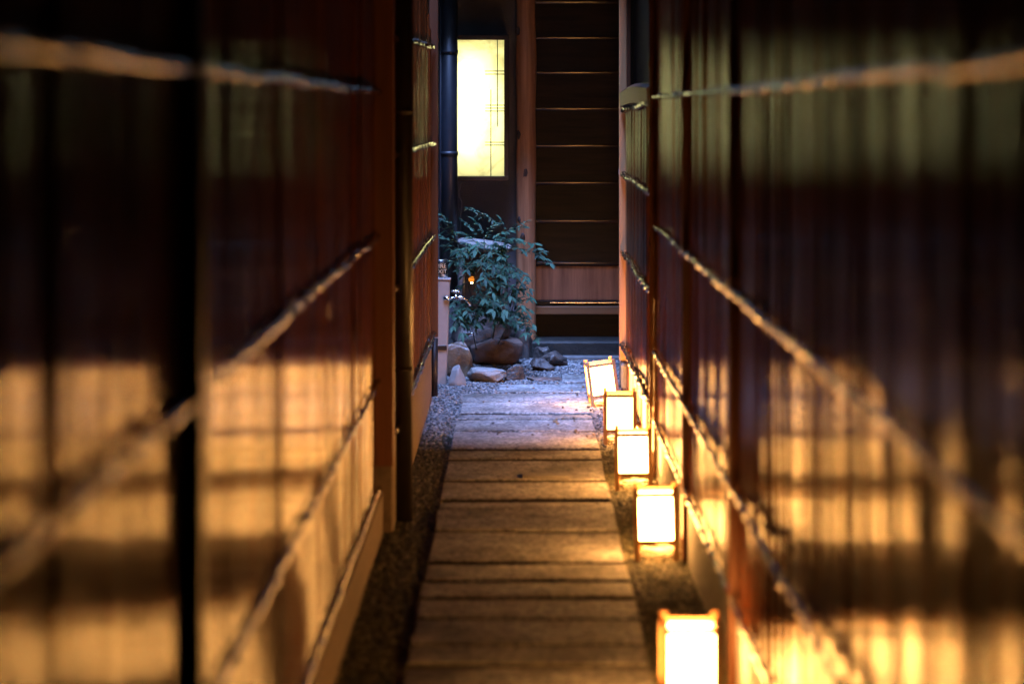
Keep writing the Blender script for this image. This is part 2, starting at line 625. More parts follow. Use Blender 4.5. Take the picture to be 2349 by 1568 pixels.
court = np.stack([rng.uniform(-1.3, 0.62, 52000), rng.uniform(10.2, 13.8, 52000)], -1)
court = court[~((court[:, 0] < -0.47) & (court[:, 1] < 12.0))]
fade = rng.uniform(0, 1, len(court)) < np.clip((court[:, 1] - 10.2) / 1.0, 0.15, 1)
court = off_slabs(court[fade])
pebbles('courtyard_gravel', court, 0.0085, M['pebble'], 0.002, 'pale grey gravel covering the courtyard by the rocks', 'gravel')
st1 = np.stack([rng.uniform(-0.49, -0.295, 26000), rng.uniform(4.5, 11.2, 26000)], -1)
st2 = np.stack([rng.uniform(0.35, 0.565, 26000), rng.uniform(4.5, 12.0, 26000)], -1)
strips = off_slabs(np.concatenate([st1, st2]))
pebbles('border_gravel', strips, 0.0085, M['pebble_moss'], -0.006, 'dark mossy gravel strips beside the paving slabs', 'gravel')
stray = []
for k in range(45):
    y_ = rng.uniform(10.3, 12.4)
    side = rng.uniform()
    x_ = rng.normal(0.33, 0.06) if side < 0.7 else rng.uniform(-0.29, 0.33)
    stray.append((x_, y_))
pebbles('stray_pebbles', np.array(stray), 0.0085, M['pebble_stray'], 0.016,
        'brown pebbles strewn over the pale slabs near the farthest lantern', 'pebbles')


# ------------------------------------------------------------------ fences
def board_mesh(name, sag, seed):
    """unit board: width 1 along Y (scaled), height 1 along Z, front bulges to +X"""
    r = random.Random(seed)
    prof = [(-0.030, -0.5), (-0.003, -0.5), (0.0, -0.49)]
    for k in range(1, 8):
        u = k / 8
        prof.append((sag * (1 - (2 * u - 1) ** 2) + r.uniform(-0.0006, 0.0006), u - 0.5))
    prof += [(0.0, 0.49), (-0.003, 0.5), (-0.030, 0.5)]
    n = len(prof)
    verts, faces = [], []
    zs = [0, 0.17, 0.33, 0.5, 0.67, 0.83, 1.0]
    for j, z in enumerate(zs):
        wob = r.uniform(-0.0015, 0.0015)
        for (x, y) in prof:
            verts.append((x + wob, y + r.uniform(-0.004, 0.004), z))
    for j in range(len(zs) - 1):
        for k in range(n - 1):
            a = j * n + k
            faces.append((a, a + 1, a + 1 + n, a + n))
    faces.append(tuple(range(n)))
    faces.append(tuple((len(zs) - 1) * n + k for k in range(n))[::-1])
    return mesh(name, verts, faces, True)


BOARDS_L = [board_mesh('board', s, i + 40) for i, s in enumerate((0.0008, 0.002, 0.0035, 0.0015, 0.0028, 0.0022))]
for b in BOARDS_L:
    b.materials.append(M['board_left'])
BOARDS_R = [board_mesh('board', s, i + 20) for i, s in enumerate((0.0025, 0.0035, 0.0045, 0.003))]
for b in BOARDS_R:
    b.materials.append(M['board_red_lit'])
BOARDS = [board_mesh('board', s, i) for i, s in enumerate((0.0008, 0.002, 0.0035, 0.0015, 0.0028, 0.0022))]
for b in BOARDS:
    b.materials.append(M['board'])


def boards(parent, X, side, y0, y1, z0, ztop, wmin=0.13, wmax=0.29, kit=None):
    """vertical boards along a wall at X; side=+1: front faces +X"""
    y = y0
    while y < y1 - 0.02:
        w = min(random.uniform(wmin, wmax), y1 - y)
        if y1 - y - w < 0.05:
            w = y1 - y
        me = random.choice(kit or BOARDS)
        o = link('board', me, None, parent)
        zt = ztop(y) if callable(ztop) else ztop
        o.location = Vector((X, y + w / 2, z0)) - wloc(parent)
        o.scale = (1, (w - 0.003), zt - z0)
        o.rotation_euler = (0, max(-0.003, min(0.003, random.gauss(0, 0.0016))), (0 if side > 0 else math.pi) + max(-0.05, min(0.05, random.gauss(0, 0.034))))
        y += w


def batten(parent, X, y0, y1, zf, r=0.0078, amp=0.008, seed=0, node=(0.12, 0.3)):
    rr = random.Random(seed)
    nodes = []
    y = y0 + 0.05
    while y < y1:
        nodes.append(y)
        y += rr.uniform(*node)
    pts, rad = [], []
    n = int((y1 - y0) / 0.022)
    for i in range(n + 1):
        y = y0 + (y1 - y0) * i / n
        wob = noise.noise(Vector((y * 1.7, seed * 5.3, 0))) * amp + noise.noise(Vector((y * 6, seed * 3.1, 4))) * amp * 0.45
        wx = noise.noise(Vector((y * 9, seed * 9.3, 7))) * 0.005
        d = min((abs(y - q) for q in nodes), default=1)
        bulge = math.exp(-(d / 0.013) ** 2) * 0.6 + 0.16 * noise.noise(Vector((y * 16, seed, 2)))
        pts.append((X + wx, y, (zf(y) if callable(zf) else zf) + wob))
        rad.append(r * (0.92 + bulge))
    return tube('batten', pts, rad, M['bamboo'], parent, 9)


XL, XR = -0.515, 0.565
# left, near: from behind the camera to the drain pipe
fl = thing('board_fence', 'glossy brown board fence on the left, nearest to the viewer, before the black drain pipe', 'fence',
           (XL, 3.0, 0))
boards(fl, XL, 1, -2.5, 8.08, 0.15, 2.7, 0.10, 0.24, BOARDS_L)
for i, z in enumerate((1.565, 1.06, 0.545, 0.165)):
    batten(fl, XL + 0.018, -2.4, 3.45, (lambda y, z=z: z), seed=i + 1)
    batten(fl, XL + 0.018, 3.51, 8.07, (lambda y, z=z: z), seed=i + 11)
box('post', XL - 0.02, XL + 0.032, 3.46, 3.50, 0.0, 2.7, M['post_dark'], fl, 0.004)
box('post', XL - 0.02, XL + 0.045, 0.60, 0.68, 0.0, 2.7, M['post_dark'], fl, 0.004)
box('plinth', XL - 0.10, XL + 0.030, -2.5, 8.10, -0.05, 0.148, M['plinth'], fl, 0.004)
# left, far: behind the drain pipe, to the courtyard
XC = -0.468
fc = thing('board_fence', 'reddish board fence at the far left between the drain pipe and the white post', 'fence', (XC, 10, 0))


def ctop(y):
    return 1.93 if y > 11.85 else (2.0 if y > 11.7 else (2.06 if y > 11.45 else 2.7))


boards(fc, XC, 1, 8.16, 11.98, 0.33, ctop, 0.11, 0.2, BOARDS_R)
for i, z in enumerate((1.82, 1.335, 0.85, 0.335)):
    batten(fc, XC + 0.020, 8.2, 11.97, (lambda y, z=z: z + 0.02 * (y - 11) * (1 if z > 1.5 else -0.2)), r=0.0105, seed=i + 31,
           node=(0.16, 0.32))
box('post', -0.520, -0.447, 8.09, 8.155, 0.238, 2.7, M['post_red'], fc, 0.003)
box('end_trim', -0.475, -0.428, 11.985, 12.03, 0.31, 2.7, M['post_red'], fc, 0.003)
box('plinth', XC - 0.12, XC + 0.016, 8.115, 11.75, -0.05, 0.318, M['plinth'], fc, 0.004)
tube('corner_pole', [(-0.448, 11.93, -0.02), (-0.446, 11.93, 0.31)], 0.0205, M['post_dark'], fc, 16)

# right, long: from behind the camera to the bamboo pole
fr = thing('board_fence', 'long glossy dark board fence on the right behind the row of lanterns', 'fence', (XR, 4, 0))
boards(fr, XR, -1, -2.5, 9.30, 0.2, 2.7)
posts = [0.4, 2.1, 5.9, 7.6]
edges = [-2.4] + posts + [9.28]
for i, z in enumerate((1.555, 1.035, 0.525, 0.245)):
    for k in range(len(edges) - 1):
        batten(fr, XR - 0.018, edges[k] + (0.03 if k else 0), edges[k + 1] - 0.03,
               (lambda y, z=z: z), seed=50 + i * 10 + k)
for y in posts:
    box('post', XR - 0.022, XR + 0.02, y - 0.022, y + 0.022, 0.0, 2.7, M['post_red'], fr, 0.004)
box('plinth', XR - 0.004, XR + 0.1, -2.5, 9.3, -0.05, 0.197, M['concrete'], fr, 0.003)
pts, rad = [], []
for i in range(90):
    z = -0.02 + i * 0.03
    d = min(abs(z - q) for q in (0.12, 0.31, 0.52, 0.74, 0.97, 1.2, 1.44, 1.69, 1.95, 2.2, 2.5))
    pts.append((XR - 0.012, 9.345, z))
    rad.append(0.020 + 0.003 * math.exp(-(d / 0.02) ** 2))
tube('bamboo_pole', pts, rad, M['bamboo'], fr, 12)
# right, far: low panel under the dark wall
XD = 0.56
fd = thing('board_fence', 'low board fence with rounded top cap, farthest on the right beside the orange post', 'fence',
           (XD, 10.7, 0))
boards(fd, XD, -1, 9.40, 11.93, 0.06, 1.565, 0.10, 0.17)
for i, (za, zb) in enumerate(((1.50, 1.535), (1.165, 1.165), (0.755, 0.765), (0.275, 0.30), (0.06, 0.07))):
    batten(fd, XD - 0.020, 9.42, 11.95, (lambda y, za=za, zb=zb: zb + (za - zb) * (y - 9.4) / 2.5), r=0.0115, amp=0.02,
           seed=90 + i, node=(0.16, 0.3))
cap_v, cap_f = [], []
NC = 24
for i in range(NC + 1):
    y = 9.40 + 2.54 * i / NC
    z = 1.548 + 0.02 * math.sin(i / NC * math.pi)
    for (dx, dz) in ((-0.030, -0.028), (-0.034, 0.045), (-0.015, 0.06), (0.03, 0.06), (0.03, -0.028)):
        cap_v.append((dx, y - 10.7, z + dz))
for i in range(NC):
    for k in range(5):
        k2 = (k + 1) % 5
        cap_f.append((i * 5 + k, i * 5 + k2, i * 5 + 5 + k2, i * 5 + 5 + k))
cap_f += [(0, 1, 2, 3, 4), tuple(NC * 5 + k for k in (4, 3, 2, 1, 0))]
link('top_cap', mesh('top_cap', cap_v, cap_f), M['post_red'], fd, (0, 0, 0))
box('post', 0.527, 0.566, 11.96, 12.02, 0.19, 2.7, M['post_orange'], fd, 0.003)
box('back_post', 0.5665, 0.585, 11.945, 12.0, 0.06, 2.7, M['post_red'], fd, 0.002)
box('plinth', XD - 0.012, XD + 0.06, 9.37, 12.0, -0.05, 0.045, M['concrete'], fd, 0.003)
box('footing_stone', 0.532, 0.64, 11.86, 12.10, -0.05, 0.182, M['concrete'], fd, 0.01)
box('wall_bracket', 0.5235, 0.5265, 11.97, 11.995, 1.165, 1.195, M['beige'], fd, 0.001)

# ------------------------------------------------------------------ neighbouring houses along the alley, and unseen blockers added against sky light
hl = thing('alley_house', 'dark side wall and unseen shading roof of the house on the left of the alley', 'building', (-0.8, 4, 0))
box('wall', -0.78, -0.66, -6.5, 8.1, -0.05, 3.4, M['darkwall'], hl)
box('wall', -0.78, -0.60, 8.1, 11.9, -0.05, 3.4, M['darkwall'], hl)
box('unseen_eaves', -2.2, 0.10, -7.0, 9.7, 2.72, 2.80, M['roof'], hl)  # out of view; edge set to keep blue light off the near path
hr = thing('alley_house', 'dark side wall and unseen shading roof of the house on the right of the alley', 'building', (0.8, 4, 0))
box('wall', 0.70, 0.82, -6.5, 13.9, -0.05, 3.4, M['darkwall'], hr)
box('unseen_eaves', -0.10, 1.6, -7.0, 9.7, 2.803, 2.88, M['roof'], hr)  # unseen too, overlaps the left one so no sky light leaks through
box('unseen_eaves', 0.46, 1.6, 9.71, 13.88, 2.45, 2.53, M['roof'], hr)  # unseen overhang added to darken the wall below it
box('rear_blocker', -0.655, 0.695, -6.6, -6.45, -0.05, 2.719, M['darkwall'], hr)  # unseen, added to stop sky light leaking in behind the camera

# ------------------------------------------------------------------ house at the end
hs = thing('house', 'house front at the alley end with log pillar, plaster wall and dark board door', 'house', (0.2, 14.1, 0))
box('plaster_wall', -3.0, 0.01, 14.0, 14.15, -0.05, 3.0, M['plaster'], hs)
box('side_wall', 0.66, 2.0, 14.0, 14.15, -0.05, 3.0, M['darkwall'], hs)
box('courtyard_blocker', -1.75, -1.6, 9.0, 14.0, -0.05, 2.6, M['darkwall'], hs)  # unseen, added to keep bright sky out of the fence reflections
box('unseen_eaves', -3.0, 2.0, 13.2, 15.2, 2.36, 2.44, M['roof'], hs)
# log pillar
pts, rad = [], []
for i in range(60):
    z = -0.02 + i * 0.048
    pts.append((0.042 + 0.006 * noise.noise(Vector((z * 2, 3, 1))), 13.93, z))
    rad.append(0.060 + 0.005 * noise.noise(Vector((z * 3.1, 8, 1))))
pil = tube('log_pillar', pts, rad, M['log'], hs, 24)


def rock_mesh(name, size, seed, sub=4, rough=0.22, freq=1.6, box_=0.0, flat=0.0, hollow=None, taper=0.0, cuts=10):
    bm = bmesh.new()
    bmesh.ops.create_icosphere(bm, subdivisions=sub, radius=1)
    off = Vector((seed * 13.1, seed * 7.7, seed * 3.3))
    # a few random cutting planes give flat facets
    rr = random.Random(seed)
    planes = []
    for k in range(cuts):
        d = Vector((rr.gauss(0, 1), rr.gauss(0, 1), rr.gauss(0, 0.8))).normalized()
        planes.append((d, rr.uniform(0.55, 0.85)))
    for v in bm.verts:
        p = v.co.normalized()
        q = p.copy()
        if box_:
            m = max(abs(p.x), abs(p.y), abs(p.z))
            q = p.lerp(p / m * 0.85, box_)
        for d, c in planes:
            t_ = q.dot(d)
            if t_ > c:
                q -= d * (t_ - c) * 0.97
        n1 = noise.noise(p * freq + off)
        n2 = noise.noise(p * freq * 2.7 + off)
        n3 = noise.noise(p * freq * 7 + off)
        q *= 1 + rough * n1 + rough * 0.45 * n2 + rough * 0.3 * n3
        if flat and q.z > flat:
            q.z = flat + (q.z - flat) * 0.25
        if taper:
            k = 1 - taper * (q.z + 1) / 2
            q.x *= k
            q.y *= k
        v.co = Vector((q.x * size[0], q.y * size[1], q.z * size[2]))
    if hollow:
        hx, hy, rx, ry, dep = hollow
        for v in bm.verts:
            if v.co.z > 0:
                e = ((v.co.x - hx) / rx) ** 2 + ((v.co.y - hy) / ry) ** 2
                if e < 1:
                    v.co.z -= dep * min(1, (1 - e) * 3)
    return from_bm(name, bm, True)


for (x, y, s, k) in ((1205, 398, 0.024, 1), (1199, 545, 0.026, 2), (1190, 310, 0.02, 3), (1188, 72, 0.02, 4), (1192, 505, 0.018, 5)):
    p = W(x, y, 13.872)
    if x < 1195:
        p.y = 13.885
    kn = link('knot', rock_mesh('knot', (s * 0.75, 0.012, s * 1.3), 40 + k, 3, 0.2), M['knot'], pil, p - wloc(pil))
# foundation stone of the pillar
link('foundation_stone', rock_mesh('foundation_stone', (0.11, 0.09, 0.22), 71, 4, 0.14, taper=0.45), M['rock_dark'], hs,
     Vector((0.03, 13.82, 0.03)) - wloc(hs))

# door: boards, glossy ledges, panel, sill
DY = 14.10
lines = [-80, 5, 87, 167, 250, 335, 420, 508, 605]
xl, xr = W(1226, 0, DY).x, W(1450, 0, DY).x
door = link('sliding_door', mesh('sliding_door', [(xl, 0, 0), (xr, 0, 0), (xr, 0, 2.5), (xl, 0, 2.5)], [(0, 1, 2, 3)]),
            M['door_board'], hs, Vector((0, DY + 0.03, 0)) - wloc(hs))
for a, b in zip(lines[:-1], lines[1:]):
    za, zb = W(0, a, DY).z, W(0, b, DY).z
    bo = box('board', xl + 0.002, xr - 0.002, DY, DY + 0.018, zb + 0.004, za - 0.004, M['door_board'], door, 0.002)
    bo.rotation_euler.x = -0.012
lv, lf = [], []
for k in range(9):
    an = R(8 - 40 * k / 8)
    for xx in (xl, xr):
        lv.append((xx, -0.030 * math.cos(an) + 0.018, 0.030 * math.sin(an) + 0.006))
for k in range(8):
    lf.append((2 * k, 2 * k + 2, 2 * k + 3, 2 * k + 1))
lv += [(xl, 0.012, 0.0102), (xr, 0.012, 0.0102), (xl, 0.012, -0.0099), (xr, 0.012, -0.0099)]
lf += [(0, 1, 19, 18), (16, 20, 21, 17), (18, 19, 21, 20)]
ledge_me = mesh('ledge', lv, lf, False)
for pz in ledge_me.polygons[:8]:
    pz.use_smooth = True
ledge_me.materials.append(M['door_trim'])
for b in lines[1:]:
    lg = link('ledge', ledge_me, None, door, Vector((0, DY, W(0, b, DY).z)) - wloc(door))
z = lambda y, Y=DY: W(0, y, Y).z
box('kick_panel', xl + 0.002, xr - 0.002, DY + 0.004, DY + 0.02, z(688), z(610), M['door_panel'], door, 0.002)
box('bottom_rail', xl + 0.002, xr - 0.002, DY - 0.01, DY + 0.02, z(700), z(689), M['door_board'], door, 0.003)
box('track', W(1262, 0, DY).x, xr - 0.002, DY - 0.022, DY - 0.012, z(694.5), z(692.5), M['steel'], door, 0.0006)
box('sill_beam', xl, xr, DY - 0.06, DY + 0.03, z(719), z(701), M['beam'], hs, 0.003)
box('under_floor_board', xl, xr, DY + 0.02, DY + 0.05, -0.05, z(719.5), M['door_board'], hs)
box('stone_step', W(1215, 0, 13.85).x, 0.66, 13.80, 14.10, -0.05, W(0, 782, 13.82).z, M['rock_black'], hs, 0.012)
box('step_kerb', W(1290, 0, 13.7).x, 0.66, 13.70, 13.797, -0.05, 0.022, M['concrete'], hs, 0.006)

# drain pipe beside the sign
dp = thing('drain_pipe', 'blue black vertical drain pipe left of the lit yellow sign', 'pipe', (-0.415, 13.5, 0))
tube('pipe', [W(1031, 700, 13.5) * 1.0, W(1031, -60, 13.5)], 0.0485, M['pipe'], dp, 24)
dp.children[0].data.transform(Matrix.Translation((0, 0, 0)))
for y in (120, 352):
    p = W(1031, y, 13.5)
    tube('pipe_band', [p - Vector((0, 0, 0.012)), p + Vector((0, 0, 0.012))], 0.0525, M['pipe'], dp, 24)
tube('conduit', [W(1011, 800, 13.5), W(1011, -60, 13.5)], 0.008, M['pipe'], dp, 10)
pp = thing('drain_pipe', 'black round drain pipe standing on the gravel against the left fence', 'pipe', (-0.425, 8.38, 0))
tube('pipe', [(-0.427, 8.38, -0.02), (-0.424, 8.38, 2.7)], 0.034, M['pipe_dark'], pp, 28)
for zz in (0.55, 1.5, 2.35):
    tube('pipe_band', [(-0.4265, 8.38, zz - 0.01), (-0.4265, 8.38, zz + 0.01)], 0.0362, M['pipe_dark'], pp, 28)

# ------------------------------------------------------------------ lit sign box
SY = 13.76
sg = thing('lit_sign', 'tall glowing yellow light box with dark wooden frame on the plaster wall', 'lit sign', (-0.23, SY, 1.5))
x0, x1 = W(1022, 0, SY).x, W(1168, 0, SY).x
px0, px1 = W(1034, 0, SY).x, W(1156.5, 0, SY).x
z0, z1 = W(0, 415, SY).z, W(0, 81, SY).z
pz0, pz1 = W(0, 404, SY).z, W(0, 92, SY).z
box('frame_bar', x0, x1, SY - 0.012, SY + 0.02, pz1, z1, M['signframe'], sg, 0.003)
box('frame_bar', x0, x1, SY - 0.012, SY + 0.02, z0, pz0, M['signframe'], sg, 0.003)
box('frame_bar', x0, px0, SY - 0.010, SY + 0.02, pz0, pz1, M['signframe'], sg, 0.003)
box('frame_bar', px1, x1, SY - 0.010, SY + 0.02, pz0, pz1, M['signframe'], sg, 0.003)
bm = bmesh.new()
bm_box(bm, x0 + 0.004, x0 + 0.012, SY + 0.0205, 13.99, z0 + 0.004, z1 - 0.004)
bm_box(bm, x1 - 0.012, x1 - 0.004, SY + 0.0205, 13.99, z0 + 0.004, z1 - 0.004)
bm_box(bm, x0 + 0.0125, x1 - 0.0125, SY + 0.0205, 13.99, z0 + 0.004, z0 + 0.012)
bm_box(bm, x0 + 0.0125, x1 - 0.0125, SY + 0.0205, 13.99, z1 - 0.012, z1 - 0.004)
bm_box(bm, x0 + 0.0125, x1 - 0.0125, 13.98, 13.99, z0 + 0.0125, z1 - 0.0125)
link('housing', from_bm('housing', bm), M['boxwhite'], sg, -wloc(sg))
link('paper', mesh('paper', [(px0 - .005, SY + .006, pz0 - .005), (px1 + .005, SY + .006, pz0 - .005),
                            (px1 + .005, SY + .006, pz1 + .005), (px0 - .005, SY + .006, pz1 + .005)], [(0, 1, 2, 3)]),
     M['signpaper'], sg, -wloc(sg))
tube('light_tube', [W(1078, 345, SY + 0.10), W(1078, 140, SY + 0.10)], 0.014, M['tube'], sg, 12)
lw = 0.003
for (xv, ya, yb) in ((1141, 92, 291), (1126, 206, 404)):
    p = W(xv, 0, SY).x
    box('grid_bar', p - lw, p + lw, SY - 0.0004, SY + 0.004, W(0, yb, SY).z, W(0, ya, SY).z, M['muntin'], sg)
for yv in (163.3, 170.4, 241.5, 248.3, 255, 326.5, 333):
    p = W(0, yv, SY).z
    box('grid_bar', W(1112.7, 0, SY).x, px1, SY - 0.0022, SY - 0.0006, p - lw, p + lw, M['muntin'], sg)
tube('cable', [W(1062, 418, 13.95), W(1058, 428, 13.93), W(1053, 438, 13.93), W(1053, 450, 13.94), W(1060, 462, 13.97),
               W(1057, 490, 13.985), W(1057, 540, 13.99)], 0.004, M['beige'], sg, 6)


# ------------------------------------------------------------------ floor lanterns
LW, LH = 0.148, 0.242
h = LW / 2
PT = 0.0088
zb0, zb1 = 0.056, 0.071   # lower bar
zt0, zt1 = 0.212, 0.227   # upper bar
bm = bmesh.new()
bm_box(bm, -PT, PT, -PT, PT, 0, LH, 0.0015)
post_me = from_bm('post', bm)
post_me.materials.append(M['lantern_wood'])
L_ = LW - 4 * PT
bm = bmesh.new()
bm_box(bm, -L_ / 2, L_ / 2, -0.006, 0.006, 0, 0.015, 0.0012)
bar_me = from_bm('rail', bm)
bar_me.materials.append(M['lantern_wood'])
pw = L_ / 2
paper_me = mesh('paper_panel', [(-pw, -0.001, zb1), (pw, -0.001, zb1), (pw, -0.001, zt0), (-pw, -0.001, zt0),
                                (-pw, 0.001, zb1), (pw, 0.001, zb1), (pw, 0.001, zt0), (-pw, 0.001, zt0)],
                [(0, 1, 2, 3), (5, 4, 7, 6), (0, 4, 5, 1), (3, 2, 6, 7), (1, 5, 6, 2), (0, 3, 7, 4)])
paper_me.materials.append(M['paper'])


def coil_mesh(seed):
    rr = random.Random(seed)
    pts = []
    n = 150
    for i in range(n):
        a = i / n * 2 * math.pi * 4.3
        rad = 0.045 + 0.008 * math.sin(a * 0.37 + seed)
        pts.append((rad * math.cos(a) * 1.15, rad * math.sin(a) * 0.8 + 0.01, 0.009 + 0.020 * i / n + 0.006 * math.sin(a * 1.3 + seed)))
    pts += [(0.08, 0.05, 0.012), (0.10, 0.09, 0.008), (0.095, 0.2, 0.008)]
    return tube_mesh('power_cord', pts, 0.0035, 6)


def lantern(x, y, rz, tilt, label, seed):
    o = thing('paper_lantern', label, 'lantern', (x, y, 0.0), 'paper floor lanterns along the right fence')
    for sx in (-1, 1):
        for sy in (-1, 1):
            link('post', post_me, None, o, (sx * (h - PT), sy * (h - PT), 0))
    for zz in (zb0, zt0):
        for k in range(4):
            a = k * math.pi / 2
            q = link('rail', bar_me, None, o, (math.sin(a) * (h - PT), -math.cos(a) * (h - PT), zz))
            q.rotation_euler.z = a
    for k in range(4):
        a = k * math.pi / 2
        q = link('paper_panel', paper_me, None, o, (math.sin(a) * (h - PT), -math.cos(a) * (h - PT), 0))
        q.rotation_euler.z = a
    c = link('power_cord', coil_mesh(seed), M['cord'], o, (0.0, 0.0, 0))
    o.rotation_euler = (R(tilt[0]), R(tilt[1]), R(rz))
    return o


lantern(0.436, 11.57, 4, (0, -7.5), 'crooked glowing paper lantern, tilted to the left, farthest of the row', 1)
lantern(0.455, 10.30, -1.5, (0, 0), 'upright glowing paper lantern second farthest, just in front of the tilted one', 2)
lantern(0.457, 9.07, -3.0, (0, -1.0), 'glowing paper lantern in the middle of the row of five', 3)
lantern(0.464, 7.66, -3.5, (0, -1.5), 'glowing paper lantern second nearest, cable coiled beneath, just before the half-cropped one', 4)
lantern(0.426, 5.67, -1.5, (0, 0), 'nearest and largest glowing paper lantern, cut off by the bottom edge', 5)

# ------------------------------------------------------------------ rocks and water basin
def rock(name, label, x, y, size, mat, seed, cat='rock', base=None, **kw):
    """x, y: picture position of the foot of the rock's front; size: half sizes"""
    Y = GY(y) + size[1] * 0.7
    X = (x - VX) / F * Y
    o = link(name, rock_mesh(name, size, seed, **kw), mat, None, (X, Y, size[2] * 0.62 if base is None else base))
    o.rotation_euler.z = random.uniform(-0.3, 0.3)
    return tag(o, label, cat, 'rocks around the stone basin' if cat == 'rock' else None)


rock('garden_rock', 'large wet brown boulder with pale patches beside the white post', 1046, 866, (0.115, 0.12, 0.125), M['rock_brown'], 3,
     rough=0.12, box_=0.35)
rock('garden_rock', 'smooth pale grey pointed rock in front of the brown boulder', 1049, 887, (0.085, 0.07, 0.085), M['rock_grey'], 5,
     rough=0.1, taper=0.75)
rock('garden_rock', 'flat pale pitted rock lying in front of the stone basin', 1121, 879, (0.115, 0.10, 0.062), M['rock_pale'], 8,
     rough=0.14, box_=0.4, flat=0.6)
rock('garden_rock', 'rounded dark brown rock at the right end of the pale pitted rock', 1181, 875, (0.070, 0.075, 0.060), M['rock_dark'], 9,
     rough=0.14)
rock('garden_rock', 'dark wedge-shaped rock lying before the log pillar', 1241, 853, (0.085, 0.07, 0.048), M['rock_dark'], 12, rough=0.2)
rock('garden_rock', 'low brownish rock to the right of the wedge-shaped rock', 1272, 843, (0.085, 0.08, 0.055), M['rock_dark'], 15, rough=0.2)
rock('garden_rock', 'small brownish rock behind the wedge-shaped rock', 1243, 831, (0.055, 0.05, 0.062), M['rock_dark'], 16, rough=0.2)
rock('garden_rock', 'flat brown stone sunk in the gravel beside the paving', 1248, 876, (0.11, 0.12, 0.022), M['rock_basin'], 18, rough=0.12, base=0.002)
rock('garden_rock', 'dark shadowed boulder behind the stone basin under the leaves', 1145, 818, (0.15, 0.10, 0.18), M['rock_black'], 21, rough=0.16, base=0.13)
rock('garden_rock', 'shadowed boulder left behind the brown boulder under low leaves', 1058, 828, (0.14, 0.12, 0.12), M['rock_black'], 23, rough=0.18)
bz = 0.10
basin = rock('stone_basin', 'hollowed brown stone water basin under the shrub', 1138, 840, (0.165, 0.15, 0.105), M['rock_basin'], 30,
             cat='water basin', base=bz, rough=0.13, box_=0.55, flat=0.6, cuts=3, hollow=(-0.02, 0.0, 0.075, 0.075, 0.05))
bp = basin.location
bb = thing('bamboo_pipe', 'short bamboo pipe lying across the stone basin', 'bamboo pipe', (bp.x, bp.y + 0.06, bz + 0.10))
pts, rad = [], []
for i in range(30):
    u = i / 29
    pts.append((bp.x - 0.10 + 0.215 * u, bp.y + 0.065, bz + 0.107 + 0.014 * u))
    rad.append(0.0155 + 0.003 * (math.exp(-((u - 0.35) / 0.02) ** 2) + math.exp(-((u - 0.85) / 0.02) ** 2)))
tube('pipe', pts, rad, M['bamboo'], bb, 14)
tube('prop_stick', [(bp.x - 0.20, bp.y - 0.02, bz + 0.072), (bp.x - 0.06, bp.y + 0.02, bz + 0.10)], 0.0075, M['bamboo'], bb, 8)

# ------------------------------------------------------------------ rustic stone lantern behind the shrub
sl = thing('stone_lantern', 'rustic stone lantern with pale flat cap, lit amber inside, behind the shrub', 'stone lantern', (-0.2, 13.55, 0))
cp = W(1117, 562, 13.52)
cap = link('cap_stone', rock_mesh('cap_stone', (0.205, 0.17, 0.042), 52, 4, 0.1, flat=0.5), M['pale_stone'], sl, cp - wloc(sl))
cap.rotation_euler.y = 0.13
for (xa, xb, nm) in ((1050, 1066, 1), (1148, 1168, 2)):
    pa, pb = W(xa, 580, 13.5), W(xb, 730, 13.5)
    link('side_stone', rock_mesh('side_stone', ((pb.x - pa.x) / 2 * 1.2, 0.07, (pa.z - pb.z) / 2 * 1.1), 60 + nm, 3, 0.08, box_=0.7),
         M['rock_basin'], sl, (pa + pb) / 2 - wloc(sl))
box('back_stone', W(1060, 0, 13.66).x, W(1160, 0, 13.66).x, 13.62, 13.70, W(0, 735, 13.6).z, W(0, 575, 13.6).z, M['rock_basin'], sl, 0.01)
link('base_stone', rock_mesh('base_stone', (0.19, 0.15, 0.14), 66, 4, 0.14, box_=0.4), M['rock_dark'], sl,
     Vector((W(1108, 0, 13.55).x, 13.56, 0.17)) - wloc(sl))
lp = W(1081, 640, 13.50)
lamp = link('amber_shade', rock_mesh('amber_shade', (0.020, 0.02, 0.020), 80, 2, 0.06), M['amber'], sl, lp - wloc(sl))
link('bulb_tip', rock_mesh('bulb_tip', (0.009, 0.009, 0.005), 81, 2, 0.02), M['amber_hot'], lamp, Vector((0.002, -0.006, -0.021)))

# ------------------------------------------------------------------ standpipe with tap and the marked can
sp = thing('water_post', 'slim beige water post with chrome tap and dark band at the fence end', 'water post', (-0.43, 12.5, 0))
bm = bmesh.new()
bm_box(bm, -0.036, 0.036, -0.036, 0.036, -0.03, 0.573, 0.005)
bm_box(bm, -0.039, 0.039, -0.039, 0.039, 0.574, 0.586, 0.003)
po = link('post', from_bm('post', bm), M['beige'], sp, (-0.0045, 0, 0))
po.rotation_euler.y = 0.034
box('band', -0.475, -0.3965, 12.459, 12.541, W(0, 801, 12.5).z, W(0, 790, 12.5).z, M['pipe_dark'], sp, 0.002)
tb = W(1026, 684, 12.46)
tap = link('tap', tube_mesh('tap', [Vector(p) for p in ((-0.02, 0, 0), (0.012, 0, 0), (0.014, 0, 0), (0.03, 0, 0), (0.05, 0, 0.001), (0.075, 0, 0.002),
                                                       (0.095, 0, 0.0), (0.11, 0, -0.010), (0.120, 0, -0.025), (0.126, 0, -0.042))],
                            [0.012, 0.012, 0.008, 0.0085, 0.012, 0.0125, 0.009, 0.008, 0.0078, 0.0078], 14), M['chrome'], sp,
           tb - wloc(sp))
